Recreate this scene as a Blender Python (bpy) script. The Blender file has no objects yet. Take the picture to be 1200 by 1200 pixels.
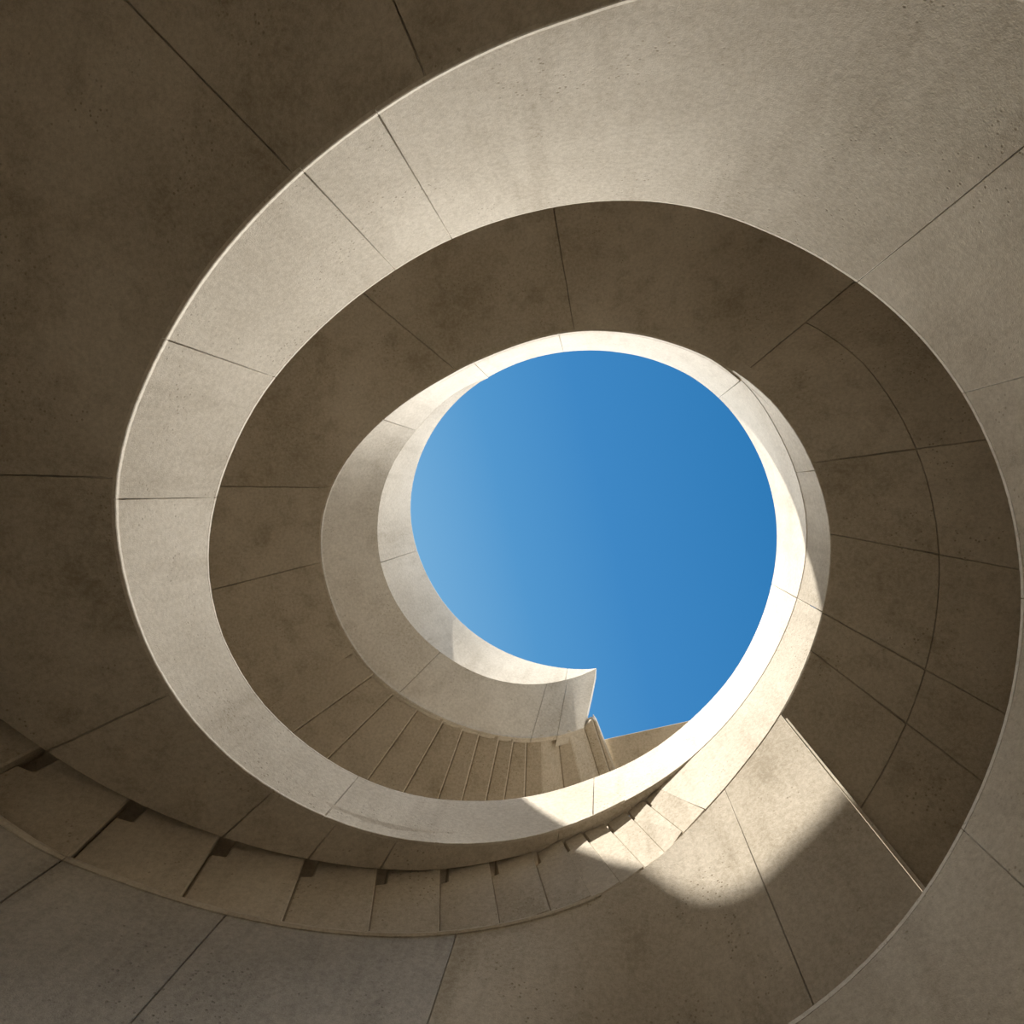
import bpy, math, random
import numpy as np

random.seed(4)
scene = bpy.context.scene
PI = math.pi
EYE = 1.6                      # height of the lens above the floor; all tables below are metres from the lens

# ---------------------------------------------------------------- camera, looking straight up the well
cam_data = bpy.data.cameras.new('camera')
cam = bpy.data.objects.new('camera', cam_data)
scene.collection.objects.link(cam)
cam.location = (0, 0, EYE)
cam.rotation_euler = (PI, 0, 0)
cam_data.sensor_width = 36
cam_data.lens = 24
cam_data.shift_x = -105 / 1200
cam_data.shift_y = -25 / 1200
cam_data.clip_start = 0.02
scene.camera = cam

# ---------------------------------------------------------------- sky, sun, exposure
SUN_AZ, SUN_EL = math.radians(236), math.radians(46)
TO_SUN = (math.cos(SUN_AZ) * math.cos(SUN_EL), math.sin(SUN_AZ) * math.cos(SUN_EL), math.sin(SUN_EL))
world = bpy.data.worlds.new('clear_sky')
scene.world = world
world.use_nodes = True
wn, wl = world.node_tree.nodes, world.node_tree.links
wn.clear()
w_out = wn.new('ShaderNodeOutputWorld')
w_bg = wn.new('ShaderNodeBackground')
w_tc = wn.new('ShaderNodeTexCoord')
w_dot = wn.new('ShaderNodeVectorMath'); w_dot.operation = 'DOT_PRODUCT'
w_dot.inputs[1].default_value = (-0.97, 0.24, 0.0)
w_map = wn.new('ShaderNodeMapRange')
w_map.inputs[1].default_value = -1; w_map.inputs[2].default_value = 1
w_ramp = wn.new('ShaderNodeValToRGB')
def ramp(node, stops):
    e = node.color_ramp.elements
    while len(e) > 1: e.remove(e[0])
    e[0].position = stops[0][0]; e[0].color = (*stops[0][1], 1)
    for p, c in stops[1:]:
        k = e.new(p); k.color = (*c, 1)
ramp(w_ramp, [(0.0, (.022, .16, .40)), (.375, (.028, .195, .475)), (.5, (.050, .245, .56)), (.57, (.085, .31, .62)),
              (.635, (.165, .41, .69)), (1.0, (.42, .60, .78))])
w_sep = wn.new('ShaderNodeSeparateXYZ')
w_hor = wn.new('ShaderNodeMapRange')
w_hor.inputs[1].default_value = 0.75; w_hor.inputs[2].default_value = 0.05
w_hor.inputs[3].default_value = 0.0; w_hor.inputs[4].default_value = 0.9
w_mix = wn.new('ShaderNodeMixRGB'); w_mix.inputs[2].default_value = (.62, .70, .78, 1)
wl.new(w_tc.outputs['Generated'], w_dot.inputs[0])
wl.new(w_dot.outputs['Value'], w_map.inputs[0]); wl.new(w_map.outputs[0], w_ramp.inputs[0])
wl.new(w_tc.outputs['Generated'], w_sep.inputs[0]); wl.new(w_sep.outputs['Z'], w_hor.inputs[0])
wl.new(w_hor.outputs[0], w_mix.inputs[0]); wl.new(w_ramp.outputs[0], w_mix.inputs[1])
wl.new(w_mix.outputs[0], w_bg.inputs[0]); wl.new(w_bg.outputs[0], w_out.inputs[0])
w_bg.inputs[1].default_value = 1.0

from mathutils import Vector
def sun_lamp(name, to, energy, angle, color):
    d = bpy.data.lights.new(name, 'SUN')
    d.energy = energy; d.angle = math.radians(angle); d.color = color
    o = bpy.data.objects.new(name, d); scene.collection.objects.link(o)
    o.rotation_euler = Vector(to).to_track_quat('Z', 'Y').to_euler()
    o.location = (0, 0, 14)
    return o
sun_lamp('sun', TO_SUN, 8.8, 1.0, (1.0, .95, .87))
sun_lamp('fill_sun', (.16, .29, 1.0), 9.8, 60, (1.0, .965, .90))   # added broad fill lamp, standing in for daylight down the well

vs = scene.view_settings
vs.view_transform = 'Standard'; vs.look = 'None'; vs.gamma = 1; vs.exposure = 0.0; vs.use_curve_mapping = False
scene.display_settings.display_device = 'sRGB'
scene.cycles.max_bounces = 16
scene.cycles.diffuse_bounces = 10

# ---------------------------------------------------------------- plan of the spiral: (turns clockwise from the free end, radius, height above lens)
# A upper rim of the ribbon, B its lower rim, C crease under the white parapet of the last half turn,
# I inner rim of the soffit under the upper flight and of the wall it turns into, S outer rim of the lower soffit
A=np.array([
  (0.0038,2.285,8.793),(0.0239,2.307,8.759),(0.0439,2.328,8.726),(0.0640,2.351,8.692),(0.0840,2.372,8.654),
  (0.1041,2.389,8.610),(0.1242,2.397,8.551),(0.1442,2.392,8.481),(0.1643,2.378,8.408),(0.1843,2.361,8.342),
  (0.2044,2.346,8.290),(0.2244,2.323,8.247),(0.2445,2.286,8.207),(0.2645,2.236,8.172),(0.2846,2.179,8.141),
  (0.3047,2.117,8.114),(0.3247,2.053,8.092),(0.3448,1.987,8.073),(0.3648,1.920,8.055),(0.3849,1.854,8.036),
  (0.4049,1.795,8.014),(0.4250,1.741,7.988),(0.4450,1.694,7.960),(0.4651,1.656,7.930),(0.4851,1.627,7.899),
  (0.5052,1.608,7.868),(0.5253,1.596,7.837),(0.5453,1.597,7.807),(0.5654,1.603,7.780),(0.5854,1.618,7.757),
  (0.6055,1.638,7.733),(0.6255,1.656,7.705),(0.6456,1.677,7.669),(0.6656,1.696,7.614),(0.6857,1.711,7.526),
  (0.7058,1.727,7.420),(0.7258,1.747,7.306),(0.7459,1.764,7.166),(0.7659,1.780,7.003),(0.7860,1.795,6.832),
  (0.8060,1.811,6.668),(0.8261,1.835,6.524),(0.8461,1.873,6.410),(0.8662,1.921,6.314),(0.8863,1.978,6.224),
  (0.9063,2.037,6.131),(0.9264,2.089,6.022),(0.9464,2.140,5.887),(0.9665,2.191,5.727),(0.9865,2.234,5.559),
  (1.0066,2.277,5.398),(1.0266,2.334,5.233),(1.0467,2.388,5.070),(1.0667,2.441,4.922),(1.0868,2.494,4.787),
  (1.1069,2.528,4.659),(1.1269,2.550,4.551),(1.1470,2.575,4.478),(1.1670,2.593,4.422),(1.1871,2.587,4.373),
  (1.2071,2.554,4.332),(1.2272,2.491,4.299),(1.2472,2.402,4.273),(1.2673,2.303,4.254),(1.2874,2.207,4.240),
  (1.3074,2.110,4.228),(1.3275,2.017,4.216),(1.3475,1.939,4.202),(1.3676,1.873,4.186),(1.3876,1.822,4.168),
  (1.4077,1.782,4.150),(1.4277,1.750,4.130),(1.4478,1.726,4.108),(1.4678,1.710,4.083),(1.4879,1.704,4.054),
  (1.5080,1.702,4.020),(1.5280,1.703,3.980),(1.5481,1.705,3.935),(1.5681,1.706,3.885),(1.5882,1.705,3.823),
  (1.6082,1.710,3.744),(1.6283,1.719,3.656),(1.6483,1.737,3.568),(1.6684,1.761,3.486),(1.6885,1.786,3.404),
  (1.7085,1.811,3.322),(1.7286,1.835,3.243),(1.7486,1.862,3.169),(1.7687,1.888,3.100),(1.7887,1.913,3.035),
  (1.8088,1.934,2.973),(1.8288,1.960,2.916),(1.8489,1.986,2.861),(1.8690,2.013,2.803),(1.8890,2.045,2.744),
  (1.9091,2.077,2.686),(1.9291,2.100,2.623),(1.9492,2.114,2.553),(1.9692,2.123,2.469),(1.9893,2.141,2.373),
  (2.0093,2.179,2.272),(2.0294,2.212,2.162),(2.0494,2.238,2.053),(2.0695,2.249,1.944),(2.0896,2.230,1.841),
  (2.1096,2.245,1.769),(2.1297,2.263,1.711),(2.1497,2.265,1.661),(2.1698,2.283,1.616),(2.1898,2.285,1.575),
  (2.2099,2.296,1.535),(2.2299,2.303,1.494),(2.2500,2.300,1.450),
])
B=np.array([
  (0.0109,2.685,7.729),(0.0309,2.733,7.439),(0.0509,2.764,7.228),(0.0709,2.783,7.068),(0.0909,2.805,6.945),
  (0.1109,2.833,6.851),(0.1309,2.877,6.793),(0.1508,2.902,6.754),(0.1708,2.895,6.724),(0.1908,2.869,6.700),
  (0.2108,2.829,6.679),(0.2308,2.760,6.665),(0.2508,2.643,6.649),(0.2708,2.482,6.625),(0.2908,2.301,6.594),
  (0.3108,2.128,6.563),(0.3308,1.973,6.536),(0.3508,1.845,6.512),(0.3708,1.748,6.489),(0.3907,1.666,6.464),
  (0.4107,1.607,6.435),(0.4307,1.563,6.400),(0.4507,1.528,6.357),(0.4707,1.500,6.307),(0.4907,1.475,6.250),
  (0.5107,1.455,6.187),(0.5307,1.442,6.117),(0.5507,1.434,6.030),(0.5707,1.427,5.924),(0.5907,1.430,5.811),
  (0.6107,1.439,5.704),(0.6307,1.443,5.612),(0.6506,1.448,5.524),(0.6706,1.449,5.448),(0.6906,1.455,5.392),
  (0.7106,1.474,5.345),(0.7306,1.505,5.310),(0.7506,1.546,5.292),(0.7706,1.592,5.282),(0.7906,1.633,5.274),
  (0.8106,1.675,5.266),(0.8306,1.717,5.260),(0.8506,1.766,5.254),(0.8706,1.823,5.245),(0.8905,1.888,5.232),
  (0.9105,1.962,5.212),(0.9305,2.041,5.177),(0.9505,2.110,5.093),(0.9705,2.168,4.976),(0.9905,2.224,4.847),
  (1.0105,2.281,4.688),(1.0305,2.325,4.503),(1.0505,2.359,4.330),(1.0705,2.385,4.164),(1.0905,2.426,4.041),
  (1.1105,2.471,3.945),(1.1304,2.513,3.861),(1.1504,2.541,3.778),(1.1704,2.551,3.694),(1.1904,2.542,3.615),
  (1.2104,2.519,3.544),(1.2304,2.490,3.481),(1.2504,2.442,3.419),(1.2704,2.361,3.355),(1.2904,2.266,3.293),
  (1.3104,2.176,3.228),(1.3304,2.093,3.157),(1.3504,2.009,3.076),(1.3704,1.928,2.979),(1.3903,1.853,2.874),
  (1.4103,1.790,2.769),(1.4303,1.743,2.668),(1.4503,1.703,2.565),(1.4703,1.675,2.466),(1.4903,1.662,2.379),
  (1.5103,1.678,2.305),(1.5303,1.712,2.239),(1.5503,1.763,2.178),(1.5703,1.822,2.122),(1.5903,1.885,2.070),
  (1.6103,1.931,2.022),(1.6302,1.975,1.978),(1.6502,1.989,1.935),(1.6702,2.015,1.895),(1.6902,2.008,1.856),
  (1.7102,2.022,1.819),(1.7302,2.030,1.783),(1.7502,2.031,1.750),(1.7702,2.026,1.718),(1.7902,2.016,1.689),
  (1.8102,2.001,1.662),(1.8302,1.998,1.636),(1.8502,1.994,1.611),(1.8702,1.993,1.586),(1.8901,1.998,1.562),
  (1.9101,2.011,1.536),(1.9301,2.090,1.510),(1.9501,2.118,1.481),(1.9701,2.150,1.451),(1.9901,2.137,1.418),
  (2.0101,2.178,1.381),(2.0301,2.253,1.340),(2.0501,2.282,1.295),(2.0701,2.305,1.246),(2.0901,2.363,1.195),
  (2.1101,2.366,1.141),(2.1300,2.362,1.085),(2.1500,2.351,1.029),(2.1700,2.337,0.971),(2.1900,2.303,0.914),
  (2.2100,2.263,0.858),(2.2300,2.219,0.803),(2.2500,2.171,0.750),
])
C=np.array([
  (0.0038,2.270,8.737),(0.0238,2.333,8.407),(0.0437,2.355,8.028),(0.0637,2.370,7.710),(0.0836,2.405,7.541),
  (0.1036,2.429,7.420),(0.1235,2.450,7.340),(0.1435,2.472,7.284),(0.1634,2.479,7.239),(0.1834,2.471,7.209),
  (0.2033,2.447,7.200),(0.2233,2.402,7.208),(0.2433,2.345,7.224),(0.2632,2.283,7.291),(0.2832,2.214,7.402),
  (0.3031,2.134,7.517),(0.3231,2.067,7.637),(0.3430,2.004,7.772),(0.3630,1.932,7.942),(0.3829,1.833,8.060),
])
I=np.array([
  (0.6239,1.437,5.579),(0.6438,1.442,5.412),(0.6637,1.422,5.154),(0.6835,1.425,4.985),(0.7034,1.454,4.911),
  (0.7233,1.492,4.863),(0.7432,1.539,4.837),(0.7630,1.594,4.826),(0.7829,1.650,4.819),(0.8028,1.699,4.808),
  (0.8226,1.746,4.790),(0.8425,1.796,4.767),(0.8624,1.854,4.737),(0.8823,1.920,4.698),(0.9021,1.989,4.648),
  (0.9220,2.060,4.581),(0.9419,2.146,4.490),(0.9618,2.221,4.329),(0.9816,2.297,4.145),(1.0015,2.351,3.969),
  (1.0214,2.410,3.847),(1.0413,2.478,3.741),(1.0611,2.554,3.645),(1.0810,2.637,3.556),(1.1009,2.747,3.488),
  (1.1208,2.883,3.430),(1.1406,3.044,3.378),(1.1605,3.235,3.321),(1.1804,3.386,3.283),(1.2003,3.513,3.256),
  (1.2201,3.625,3.233),(1.2400,3.745,3.212),
])
S=np.array([
  (0.9461,2.128,5.139),(0.9656,2.197,5.032),(0.9852,2.267,4.912),(1.0048,2.335,4.764),(1.0244,2.395,4.587),
  (1.0440,2.472,4.416),(1.0636,2.538,4.248),(1.0832,2.611,4.111),(1.1028,2.708,4.010),(1.1224,2.830,3.924),
  (1.1420,2.969,3.843),(1.1616,3.124,3.760),(1.1812,3.291,3.678),(1.2008,3.481,3.607),(1.2204,3.700,3.551),
  (1.2400,3.938,3.501),
])
LOWER_EDGES=[
  (0.406, 2.213, 5.0, 0.681, 2.104, 4.43),
  (0.291, 2.24, 4.95, 0.513, 2.159, 4.319),
  (0.165, 2.292, 4.89, 0.397, 2.249, 4.234),
  (0.012, 2.339, 4.811, 0.259, 2.283, 4.141),
  (-0.147, 2.353, 4.719, 0.111, 2.32, 4.043),
  (-0.278, 2.36, 4.64, -0.059, 2.346, 3.952),
  (-0.465, 2.39, 4.532, -0.289, 2.373, 3.859),
  (-0.724, 2.376, 4.39, -0.56, 2.391, 3.765),
  (-1.002, 2.332, 4.241, -0.871, 2.376, 3.669),
  (-1.342, 2.254, 4.098, -1.219, 2.312, 3.571),
  (-1.724, 2.137, 3.986, -1.634, 2.205, 3.486),
  (-2.158, 1.95, 3.88, -2.107, 2.039, 3.412),
  (-2.596, 1.694, 3.776, -2.609, 1.799, 3.34),
  (-3.023, 1.378, 3.676, -3.188, 1.481, 3.282),
  (-3.547, 1.01, 3.592, -3.755, 1.035, 3.248),
]
UPPER_STEPS=[
  [[-2.41, 1.596, 6.76], [-3.392, 1.992, 6.76], [-2.244, 1.81, 6.76], [-3.385, 2.629, 6.76], [-2.257, 1.821, 6.8], [-3.405, 2.645, 6.8]],
  [[-2.257, 1.821, 6.8], [-3.405, 2.645, 6.8], [-2.047, 1.997, 6.8], [-2.997, 2.933, 6.8], [-2.062, 2.011, 6.85], [-3.019, 2.955, 6.85]],
  [[-2.062, 2.011, 6.85], [-3.019, 2.955, 6.85], [-1.826, 2.171, 6.85], [-2.587, 3.234, 6.85], [-1.842, 2.19, 6.91], [-2.609, 3.262, 6.91]],
  [[-1.842, 2.19, 6.91], [-2.609, 3.262, 6.91], [-1.585, 2.31, 6.91], [-2.198, 3.4, 6.91], [-1.599, 2.33, 6.97], [-2.217, 3.429, 6.97]],
  [[-1.599, 2.33, 6.97], [-2.217, 3.429, 6.97], [-1.411, 2.424, 6.97], [-1.801, 3.521, 6.97], [-1.426, 2.448, 7.04], [-1.819, 3.556, 7.04]],
  [[-1.426, 2.448, 7.04], [-1.819, 3.556, 7.04], [-1.252, 2.482, 7.04], [-1.548, 3.593, 7.04], [-1.264, 2.507, 7.11], [-1.563, 3.629, 7.11]],
  [[-1.264, 2.507, 7.11], [-1.563, 3.629, 7.11], [-1.061, 2.551, 7.11], [-1.293, 3.634, 7.11], [-1.073, 2.58, 7.19], [-1.307, 3.675, 7.19]],
  [[-1.073, 2.58, 7.19], [-1.307, 3.675, 7.19], [-0.921, 2.598, 7.19], [-1.096, 3.679, 7.19], [-0.933, 2.63, 7.28], [-1.11, 3.725, 7.28]],
  [[-0.933, 2.63, 7.28], [-1.11, 3.725, 7.28], [-0.8, 2.657, 7.28], [-0.834, 3.694, 7.28], [-0.811, 2.694, 7.38], [-0.845, 3.745, 7.38]],
  [[-0.811, 2.694, 7.38], [-0.845, 3.745, 7.38], [-0.646, 2.629, 7.38], [-0.629, 3.708, 7.38], [-0.486, 2.719, 7.58], [-0.375, 3.74, 7.58]],
  [[-0.486, 2.719, 7.58], [-0.375, 3.74, 7.58], [-0.367, 2.654, 7.58], [-0.114, 3.682, 7.58], [-0.204, 2.702, 7.8], [0.107, 3.692, 7.8]],
  [[-0.204, 2.702, 7.8], [0.107, 3.692, 7.8], [-0.107, 2.605, 7.8], [0.24, 3.661, 7.8], [-0.109, 2.658, 7.96], [0.244, 3.736, 7.96]],
  [[-0.109, 2.658, 7.96], [0.244, 3.736, 7.96], [-0.06, 2.688, 7.96], [0.328, 3.698, 7.96], [-0.061, 2.722, 8.06], [0.332, 3.745, 8.06]],
]

def pchip(T, col, t):
    X, Y = T[:, 0], T[:, col]
    t = np.asarray(t, float)
    h = np.diff(X); d = np.diff(Y) / h
    m = np.empty(len(X)); m[0], m[-1] = d[0], d[-1]
    m[1:-1] = np.where(d[:-1] * d[1:] > 0, 2 * d[:-1] * d[1:] / (d[:-1] + d[1:] + 1e-12), 0)
    tc = np.clip(t, X[0], X[-1]); k = np.clip(np.searchsorted(X, tc) - 1, 0, len(h) - 1)
    s = (tc - X[k]) / h[k]
    return (1+2*s)*(1-s)**2*Y[k] + s*(1-s)**2*h[k]*m[k] + s*s*(3-2*s)*Y[k+1] + s*s*(s-1)*h[k]*m[k+1]
def rz(T, t): return pchip(T, 1, t), pchip(T, 2, t)
def pt(t, r, z):
    a = PI / 2 + 2 * PI * np.asarray(t, float)
    r, z = np.broadcast_arrays(r, z)
    return np.stack([r * np.cos(a), r * np.sin(a), z + EYE + 0 * a], -1)

# ---------------------------------------------------------------- helpers
COL = scene.collection
def thing(name, label, cat, loc=(0, 0, 0), kind=None, group=None):
    o = bpy.data.objects.new(name, None); COL.objects.link(o)
    o.location = loc; o['label'] = label; o['category'] = cat; o.empty_display_size = .2
    if kind: o['kind'] = kind
    if group: o['group'] = group
    return o
def mesh(name, verts, faces, mat, parent=None, bevel=.003, label=None, smooth=True):
    me = bpy.data.meshes.new(name)
    me.from_pydata([tuple(map(float, v)) for v in verts], [], faces)
    me.validate()
    import bmesh
    bm = bmesh.new(); bm.from_mesh(me)
    bmesh.ops.remove_doubles(bm, verts=bm.verts, dist=1e-5)
    bmesh.ops.recalc_face_normals(bm, faces=bm.faces)
    bm.to_mesh(me); bm.free()
    if smooth:
        me.polygons.foreach_set('use_smooth', [True] * len(me.polygons))
        me.set_sharp_from_angle(angle=math.radians(28))
    me.materials.append(mat)
    o = bpy.data.objects.new(name, me); COL.objects.link(o)
    if parent is not None:
        o.parent = parent
        base = parent
        off = Vector((0, 0, 0))
        while base is not None: off += base.location; base = base.parent
        o.matrix_parent_inverse.identity()
        for v in me.vertices: v.co -= off
    if bevel:
        b = o.modifiers.new('edge', 'BEVEL'); b.width = bevel; b.segments = 1
        b.limit_method = 'ANGLE'; b.angle_limit = math.radians(40); b.harden_normals = False
    if label: o['label'] = label
    return o
def slab(name, front, back, mat, parent, **k):
    """closed solid between two equal grids of points [i along, j across]"""
    n, m = front.shape[:2]
    V = np.concatenate([front.reshape(-1, 3), back.reshape(-1, 3)]); N = n * m
    F = []
    q = lambda i, j: i * m + j
    for i in range(n - 1):
        for j in range(m - 1):
            F.append((q(i, j), q(i+1, j), q(i+1, j+1), q(i, j+1)))
            F.append((N+q(i, j), N+q(i, j+1), N+q(i+1, j+1), N+q(i+1, j)))
    for i in range(n - 1):
        for j in (0, m - 1): F.append((q(i, j), q(i+1, j), N+q(i+1, j), N+q(i, j)))
    for j in range(m - 1):
        for i in (0, n - 1): F.append((q(i, j), q(i, j+1), N+q(i, j+1), N+q(i, j)))
    return mesh(name, V, F, mat, parent, **k)
def segs(t0, t1): return max(3, int(math.ceil((t1 - t0) / .008)))
def splits(marks): return list(zip(marks[:-1], marks[1:]))
def trange(t0, t1, r, gap=.0035):
    g = gap / (2 * PI * r) / 2
    return np.linspace(t0 + g, t1 - g, segs(t0, t1) + 1)

# ---------------------------------------------------------------- concrete
def concrete(name, base, dark, rough=.85, blotch=1.0, pits=1.0):
    m = bpy.data.materials.new(name); m.use_nodes = True
    n, l = m.node_tree.nodes, m.node_tree.links
    bs = n['Principled BSDF']; bs.inputs['Roughness'].default_value = rough
    bs.inputs['Specular IOR Level'].default_value = .25
    tc = n.new('ShaderNodeTexCoord')
    def noise(scale, detail, rough_, vec=None):
        t = n.new('ShaderNodeTexNoise'); t.inputs['Scale'].default_value = scale
        t.inputs['Detail'].default_value = detail; t.inputs['Roughness'].default_value = rough_
        l.new(vec or tc.outputs['Object'], t.inputs['Vector']); return t.outputs['Fac']
    def rng(v, a, b, c, d):
        r = n.new('ShaderNodeMapRange'); l.new(v, r.inputs[0])
        for i, x in enumerate((a, b, c, d)): r.inputs[i+1].default_value = x
        return r.outputs[0]
    def math_(op, a, b):
        x = n.new('ShaderNodeMath'); x.operation = op
        for i, v in enumerate((a, b)):
            if isinstance(v, (int, float)): x.inputs[i].default_value = v
            else: l.new(v, x.inputs[i])
        return x.outputs[0]
    # water streaks run down the faces: stretched along z
    mp = n.new('ShaderNodeMapping'); mp.inputs['Scale'].default_value = (5.0, 5.0, .55)
    l.new(tc.outputs['Object'], mp.inputs['Vector'])
    big = rng(noise(.9, 4, .6), .32, .70, 0, 1)
    streak = rng(noise(1.0, 5, .62, mp.outputs[0]), .50, .78, 0, 1)
    fine = rng(noise(38, 4, .7), .35, .68, 0, 1)
    grain = rng(noise(170, 2, .6), .3, .7, 0, 1)
    mask = rng(noise(2.3, 3, .55), .50, .66, 0, 1)
    vo = n.new('ShaderNodeTexVoronoi'); vo.inputs['Scale'].default_value = 30
    l.new(tc.outputs['Object'], vo.inputs['Vector'])
    pit = math_('MULTIPLY', rng(vo.outputs['Distance'], .10, .22, 1, 0), mask)
    f = math_('ADD', math_('MULTIPLY', big, .42 * blotch), math_('MULTIPLY', streak, .36 * blotch))
    f = math_('ADD', f, math_('MULTIPLY', fine, .38)); f = math_('ADD', f, math_('MULTIPLY', grain, .22))
    f = math_('ADD', f, math_('MULTIPLY', pit, .9 * pits))
    oi = n.new('ShaderNodeObjectInfo')
    f = math_('ADD', f, rng(oi.outputs['Random'], 0, 1, -.07, .07))
    mx = n.new('ShaderNodeMixRGB'); mx.inputs[1].default_value = (*base, 1); mx.inputs[2].default_value = (*dark, 1)
    l.new(f, mx.inputs[0]); l.new(mx.outputs[0], bs.inputs['Base Color'])
    bp = n.new('ShaderNodeBump'); bp.inputs['Strength'].default_value = .35; bp.inputs['Distance'].default_value = .004
    hgt = math_('SUBTRACT', math_('ADD', math_('MULTIPLY', fine, .6), math_('MULTIPLY', grain, .5)), math_('MULTIPLY', pit, 2.0))
    l.new(hgt, bp.inputs['Height']); l.new(bp.outputs[0], bs.inputs['Normal'])
    return m
CONC = concrete('concrete_cast', (.74, .68, .58), (.40, .345, .265))
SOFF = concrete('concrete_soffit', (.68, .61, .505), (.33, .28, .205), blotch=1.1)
STEP = concrete('concrete_step', (.68, .61, .505), (.33, .28, .205), blotch=.9)
GREY = concrete('concrete_grey', (.60, .56, .50), (.29, .268, .235), blotch=1.1)
FLOOR = concrete('concrete_floor', (.62, .55, .45), (.44, .39, .31))

# ---------------------------------------------------------------- the setting: outer drum and floor
R_DRUM = 4.05
ts = np.linspace(-.12, .88, 73)
ztop = 8.25 - 2.8 * np.clip(ts, -.12, .88)
f = np.stack([pt(ts, R_DRUM, -EYE), pt(ts, R_DRUM, ztop)], 1)
b = np.stack([pt(ts, R_DRUM + .25, -EYE), pt(ts, R_DRUM + .25, ztop)], 1)
drum = slab('wall_outer', f, b, SOFF, None, bevel=.01)
drum['kind'] = 'structure'; drum['label'] = 'curved outer drum wall enclosing the whole stairwell'; drum['category'] = 'wall'
a = np.linspace(0, 2 * PI, 65)[:-1]
ring = lambda z: [(4.3 * math.cos(x), 4.3 * math.sin(x), z) for x in a]
fl = mesh('floor', ring(0) + ring(-.2), [tuple(range(64)), tuple(range(127, 63, -1))] +
          [(i, (i+1) % 64, 64 + (i+1) % 64, 64 + i) for i in range(64)], FLOOR, None, bevel=0, smooth=False)
fl['kind'] = 'structure'; fl['label'] = 'round concrete floor at the foot of the stairwell'; fl['category'] = 'floor'

# ---------------------------------------------------------------- the ribbon
ribbon = thing('spiral_balustrade', 'pale concrete balustrade ribbon coiling in two turns around the open sky well', 'balustrade', (0, 2.2, EYE + 1.2))
TH = .12
SKIN = .04
def band(t0, t1, top, bot, name, gap=.0035, slant=0, coping=True, lip=.03, lip_from=-1, label=None):
    rm = float(rz(A, (t0+t1)/2)[0])
    t = trange(t0, t1, rm, gap)
    r0, z0 = top(t); r1, z1 = bot(t)
    cop = .03 if coping else 0
    def lin(u): return r0 + (r1 - r0) * u, z0 + (z1 - z0) * u
    h = np.maximum(z0 - z1, 1e-3)
    u0 = np.minimum(cop / h, .45)
    us = [u0 + (1 - u0) * w for w in (0, .33, .67, 1)]
    def row(u, d):
        tu = t + slant * (t1 - t) / (t1 - t0) * float(np.mean(u))
        a0, b0 = top(tu); a1, b1 = bot(tu)
        return pt(tu, a0 + (a1 - a0) * u + d, b0 + (b1 - b0) * u)
    fr = np.stack([row(u, 0) for u in us], 1)
    bk = np.stack([row(u, SKIN if not slant else TH) for u in us], 1)
    p = slab(name, fr, bk, CONC, ribbon, label=label)
    if coping:
        ra, za = lin(u0)
        fr = np.stack([pt(t, ra, za), pt(t, r0 + .008, z0)], 1)
        bk = np.stack([pt(t, ra + SKIN, za), pt(t, r0 + SKIN, z0)], 1)
        slab('coping', fr, bk, CONC, p, bevel=0)
    if lip:
        tl = t[t > lip_from]
        ra_, za_ = top(tl); rb_, zb_ = bot(tl)
        hl = np.maximum(za_ - zb_, 1e-3); ul = 1 - np.minimum(lip / hl, .4)
        rc, zc = ra_ + (rb_ - ra_) * ul, za_ + (zb_ - za_) * ul
        fr = np.stack([pt(tl, rc, zc), pt(tl, rb_ - .012, zb_), pt(tl, rb_ - .010, zb_ - .006)], 1)
        bk = np.stack([pt(tl, rc + .02, zc), pt(tl, rb_ + .015, zb_), pt(tl, rb_ + .006, zb_ - .006)], 1)
        slab('drip_edge', fr, bk, CONC, p, bevel=0)
    return p
fA, fB, fC = (lambda t: rz(A, t)), (lambda t: rz(B, t)), (lambda t: rz(C, t))
T_END = .0045
T_JOIN = .375
for t0, t1 in splits([T_END, .0285, .0441, .125, .30, T_JOIN]):
    band(t0, t1, fC, fB, 'stringer_panel', coping=False, lip=0 if t0 == T_END else .02, slant=.0075 if t0 == T_END else 0, label='tan lower panel of the ribbon in its own shade')
for t0, t1 in splits([T_END, .03, .20, T_JOIN]):
    band(t0, t1, fA, fC, 'parapet_panel', coping=True, lip=0, label='brilliant white upper panel leaning out to the sky')
for t0, t1 in splits([T_JOIN, .4574, .6433, .83, 1.0042]):
    band(t0, t1, fA, fB, 'balustrade_panel', lip=0 if .6 < t0 < .8 else .022, lip_from=.985 if t0 > .6 else -1)
for t0, t1 in splits([1.0042, 1.1122, 1.2472, 1.3032, 1.3804, 1.4147, 1.6411, 1.7081, 1.79, 1.87, 1.95, 2.05, 2.15, 2.25]):
    band(t0, t1, fA, fB, 'balustrade_panel', lip=.032)

def core(t0, t1, top, bot, th=TH):
    t = np.linspace(t0, t1, int((t1 - t0) / .012) + 2)
    r0, z0 = top(t); r1, z1 = bot(t)
    us = (0, .5, 1)
    at = lambda d: np.stack([pt(t, r0 + (r1 - r0) * u + d, z0 + (z1 - z0) * u + .01 * (u == 1) - .004 * (u == 0)) for u in us], 1)
    slab('ribbon_core', at(SKIN - .012), at(th), CONC, ribbon, bevel=0)
core(T_END + .001, T_JOIN, fA, fC)
core(.014, .16, fC, fB, .05)
core(.16, T_JOIN, fC, fB)
core(T_JOIN, 1.0042, fA, fB)
core(1.0042, 2.249, fA, fB)

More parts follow.
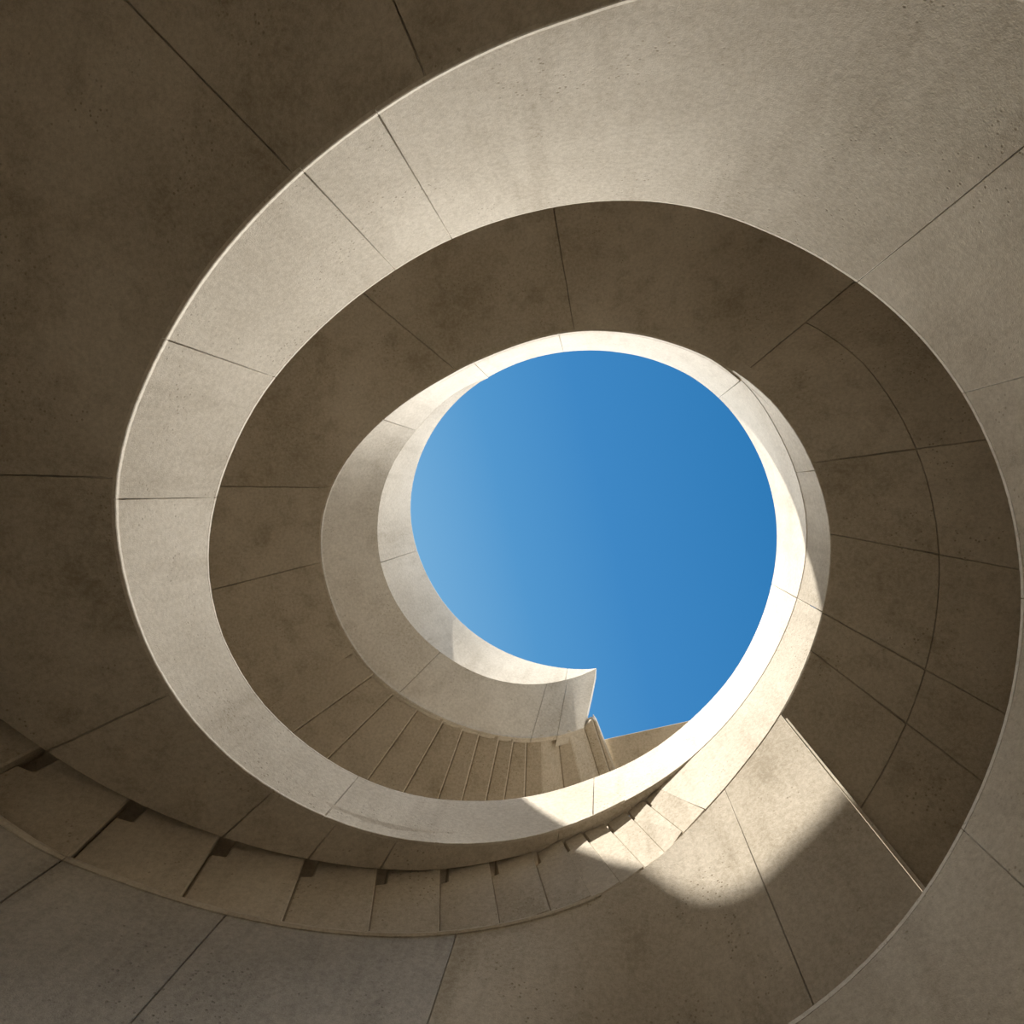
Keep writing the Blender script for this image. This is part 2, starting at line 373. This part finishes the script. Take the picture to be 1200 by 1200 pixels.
# ---------------------------------------------------------------- upper flight: pleated steps, then the smooth soffit winding down under it
upper = thing('stair_flight', 'upper concrete stair flight with pleated underside ending against the blue sky', 'stair', (0, 2.2, EYE + 7.2))
up = Vector((0, 0, 1))
for s in UPPER_STEPS:
    P = [np.array(p) + (0, 0, EYE) for p in s]         # a_in a_out b_in b_out c_in c_out
    secs = []
    for k in (0, 1):
        a_, b_, c_ = P[k], P[2+k], P[4+k]
        top = c_[2] + .10
        sec = [a_, b_, c_, np.array([c_[0], c_[1], top]), np.array([a_[0], a_[1], top])]
        secs.append(sec)
    V = secs[0] + secs[1]
    F = [(0, 1, 2, 3, 4), (9, 8, 7, 6, 5)] + [(i, (i+1) % 5, 5 + (i+1) % 5, 5 + i) for i in range(5)]
    mesh('step', V, F, STEP, upper, bevel=.012, smooth=False)
R_OUT = 4.0
# landing at the head of the stairs: its straight inner edge stands against the sky
land = [(.03, 2.985), (1.03, 2.765), (1.95, 2.50), (3.1, 2.45), (2.6, 3.0), (1.9, 3.5), (1.0, 3.85), (.35, 3.95)]
z0 = EYE + 8.2
V = [(x, y, z0) for x, y in land] + [(x * (1.08 if i < 3 else 1), y * (1.08 if i < 3 else 1), z0 + .22) for i, (x, y) in enumerate(land)]
n = len(land)
mesh('landing', V, [tuple(range(n)), tuple(range(2*n - 1, n - 1, -1))] + [(i, (i+1) % n, n + (i+1) % n, n + i) for i in range(n)], SOFF, upper, bevel=.008, smooth=False)
def soffit(t0, t1, inner, outer, thick, parent, name='soffit_panel', m=4, mat=None):
    r_in, _ = inner((t0+t1)/2)
    t = trange(t0, t1, float(r_in) + .3, .006)
    r0, z0 = inner(t); r1, z1 = outer(t)
    us = np.linspace(0, 1, m)
    fr = np.stack([pt(t, r0 + (r1-r0)*u, z0 + (z1-z0)*u) for u in us], 1)
    bk = fr + np.array([0, 0, .04])
    return slab(name, fr, bk, mat or SOFF, parent)
def soffit_core(t0, t1, inner, outer, parent):
    t = np.linspace(t0, t1, int((t1 - t0) / .012) + 2)
    r0, z0 = inner(t); r1, z1 = outer(t)
    fr = np.stack([pt(t, r0 + (r1-r0)*u + (.01 if u == 0 else 0), z0 + (z1-z0)*u + .03) for u in (0, .33, .67, 1)], 1)
    slab('soffit_core', fr, fr + np.array([0, 0, .15]), SOFF, parent, bevel=0)
fI = lambda t: rz(I, t)
def rimB(t):
    r, z = rz(B, t); return r + .004, z - .004
def rimI(t):
    r, z = rz(I, t); return r + .004, z - .004
def inner1(t):
    t = np.asarray(t, float); rb, zb = rimB(t); ri, zi = rimI(t)
    w = np.clip((t - .625) / .02, 0, 1)
    return rb + (ri - rb) * w, zb + (zi - zb) * w
MID = .80
SLOPE = np.array([(0, 0, 0), (.62, 0, 0), (.69, 10, 0), (.76, 24, 0), (.83, 37, 0), (.8925, 45, 0)])   # the soffit leans over before it becomes the wall
def outer1(frac):
    def g(t):
        r, z = inner1(t); return r + (R_OUT - r) * frac, z - (R_OUT - r) * frac * np.tan(np.radians(pchip(SLOPE, 1, t)))
    return g
for t0, t1 in splits([.158, .2103, .2518, .36, .4733, .6403]):
    soffit(t0, t1, inner1, outer1(1), .14, upper)
soffit_core(.159, .8925, inner1, outer1(1), upper)
for t0, t1 in splits([.6403, .7291, .7798, .8304, .8538, .8925]):
    soffit(t0, t1, inner1, outer1(.26), .14, upper)
    g = lambda t: (lambda o: (o[0] + .006, o[1]))(outer1(.26)(t))
    soffit(t0, t1, g, outer1(1), .14, upper)

# the soffit twists down into the wall beside the lower flight
wall = thing('wall_lower', 'curved concrete wall under the dark steps with a bright patch of sun', 'wall', (0, 2.3, 0), kind='structure')
ALPHA = np.array([(.8925, 72.5, 0), (.913, 76, 0), (.932, 77, 0), (.952, 75, 0), (.969, 72, 0), (.985, 74, 0), (1.02, 86, 0), (1.06, 93, 0), (1.3, 95, 0)])
T_TURN = .8925           # here the soffit ends and the wall drops away
def wall_profile(t, d):
    """rows of points down the wall at depth d behind its face; it steepens below the sunlit shoulder"""
    r, z = rimI(t); a0 = pchip(ALPHA, 1, t); a1 = np.maximum(a0, 89 + 6 * np.clip((t - 1.0) / .05, 0, 1))
    foot = z + EYE - .02
    n = 10
    rows, s = [], np.zeros_like(t)
    r, z = r.copy(), z.copy()
    for k in range(n):
        u = k / (n - 1)
        al = np.radians(a0 + (a1 - a0) * np.clip((u - .12) / .12, 0, 1))
        rows.append(pt(t, r + d * np.sin(al), z + d * np.cos(al)))
        step = foot / (n - 1)
        r = r + step / np.tan(np.maximum(al, .9)); z = z - step
    return np.stack(rows, 1)
def twist(t0, t1, name='wall_panel'):
    n = max(4, int((t1 - t0) / .006))
    g = .004 / (2 * PI * 2.4) / 2
    t = np.linspace(t0 + g, t1 - g, n + 1)
    if name == 'wall_core': return slab(name, wall_profile(t, .028), wall_profile(t, .16), SOFF, wall, bevel=0)
    return slab(name, wall_profile(t, 0), wall_profile(t, .04), SOFF if t0 < 1.04 else GREY, wall)
twist(T_TURN, 1.24, name='wall_core')
for t0, t1 in splits([T_TURN, .9377, 1.0503, 1.1153, 1.1544, 1.24]):
    twist(t0, t1)
# radial end face between the last soffit panel and the first wall panel
prof = wall_profile(np.array([T_TURN]), .02)[0]
ca, sa = math.cos(PI/2 + 2*PI*T_TURN), math.sin(PI/2 + 2*PI*T_TURN)
pr = [(p[0]*ca + p[1]*sa, p[2] - EYE) for p in prof]
pr = [(pr[0][0], pr[0][1] + .10)] + pr + [(R_OUT, pr[-1][1]), (R_OUT, float(outer1(1)(T_TURN)[1]) + .10)]
V = [pt(T_TURN - d, q[0], q[1]) for d in (.0014, .0004) for q in pr]
n = len(pr)
mesh('end_wall', V, [tuple(range(n)), tuple(range(2*n - 1, n - 1, -1))] + [(i, (i+1) % n, n + (i+1) % n, n + i) for i in range(n)], SOFF, wall, bevel=0, smooth=False)
for t0, t1 in splits([1.0, 1.0503, 1.1153, 1.1544, 1.24]):
    t = trange(t0, t1, 2.4, .004); r, z = fI(t)
    fr = np.stack([pt(t, r + .004, z + .024), pt(t, r - .012, z - .006), pt(t, r - .004, z - .020)], 1)
    bk = np.stack([pt(t, r + .05, z + .024), pt(t, r + .06, z - .006), pt(t, r + .06, z - .020)], 1)
    slab('kerb', fr, bk, CONC, wall, bevel=0)

# ---------------------------------------------------------------- lower flight: narrow then wide soffit, overlapping steep steps
lower = thing('stair_flight', 'lower concrete stair flight of dark overlapping steps below the wide shaded soffit', 'stair', (0, 2.3, EYE + 4))
def outer2(t):
    t = np.asarray(t, float); rb, zb = rimB(t)
    rs, _ = rz(S, t)
    rs = np.where(t > 1.215, R_OUT, np.minimum(rs, R_OUT))
    return np.maximum(rs, rb + .01), zb
for t0, t1 in splits([.962, 1.02, 1.0843, 1.1071, 1.1321, 1.18, 1.2542, 1.3774, 1.4361, 1.50, 1.56, 1.64, 1.71, 1.79, 1.87, 1.95]):
    soffit(t0, t1, rimB, outer2, .14, lower)
soffit_core(.962, 1.95, rimB, outer2, lower)
def over_in(t):
    r, z = outer2(t); return r - .03, z + .11
def over_out(t):
    r, z = outer2(t); return 0 * r + R_OUT, z + .11
soffit_core(1.0, 1.215, over_in, over_out, lower)
# smooth sliver between ribbon and wall rim before the steps begin
def top_sliver(t):
    t = np.asarray(t, float); rb, zb = rz(B, t); rs, zs = rz(S, t)
    w = np.clip((t - .946) / .03, 0, 1)
    return rb + .004 + (rs - rb) * w, zb + .004 + (zs - zb) * w
def sliver(t0, t1, slant=0):
    ta = trange(t0, t1, 2.0, .004); cols = [[], []]
    for u in (0, .5, 1):
        t = ta - slant * u * (ta - t0) / (t1 - t0)
        r0, z0 = top_sliver(t); r1, z1 = fI(t)
        for c, d in zip(cols, (0, .1)): c.append(pt(t, r0 + (r1-r0)*u + d, z0 + (z1-z0)*u))
    slab('stringer_panel', np.stack(cols[0], 1), np.stack(cols[1], 1), CONC, lower)
for t0, t1 in splits([.632, .735, .83]): sliver(t0, t1)
sliver(.83, .971, .021)
E0 = [ (np.array(e[:3]) + (0, 0, EYE), np.array(e[3:]) + (0, 0, EYE)) for e in LOWER_EDGES ]
def edge_pt(F, t):
    r, z = F(t); return pt(t, float(r), float(z))
E0[0] = (edge_pt(top_sliver, .971), edge_pt(fI, .95))
n_steps = len(E0) - 1
for k in range(n_steps):
    (a0, a1), (b0, b1) = E0[k], E0[k+1]
    nrm = np.cross(b0 - a0, a1 - a0); nrm = nrm / np.linalg.norm(nrm)
    mid = (a0 + a1 + b0 + b1) / 4
    if np.dot(nrm, mid - np.array([0, 0, EYE])) < 0: nrm = -nrm          # points away from the well
    w = np.linalg.norm((b0 + b1) / 2 - (a0 + a1) / 2)
    rec = .014 if k < 4 else (.03 if k < 6 else min(.08, .12 * w))
    up_ = lambda p, q, f_: p + (p - q) * f_
    ext = 0 if k < 3 else (.05 if k < 6 else .12)
    A0, B0 = up_(a0, a1, ext), up_(b0, b1, ext)
    # right edge proud, left edge tucked behind the next step, upper left corner cut away
    L0, L1 = B0 + nrm * rec, b1 + nrm * rec * .9
    cut = .17 if k > 3 else .12
    N0 = A0 + (B0 - A0) * (1 - cut) + nrm * rec * (1 - cut)
    N1 = L0 + (L1 - L0) * (.20 + ext * .6)
    N2 = N0 + (N1 - L0)
    front = [A0, N0, N2, N1, L1, a1]
    T = nrm * .14
    V = front + [p + T for p in front]
    n6 = 6
    F = [(0, 1, 2, 5), (2, 3, 4, 5), (6, 11, 8, 7), (8, 11, 10, 9)] + [(i, (i+1) % 6, 6 + (i+1) % 6, 6 + i) for i in range(6)]
    mesh('step', V, F, STEP, lower, bevel=.010, smooth=False)
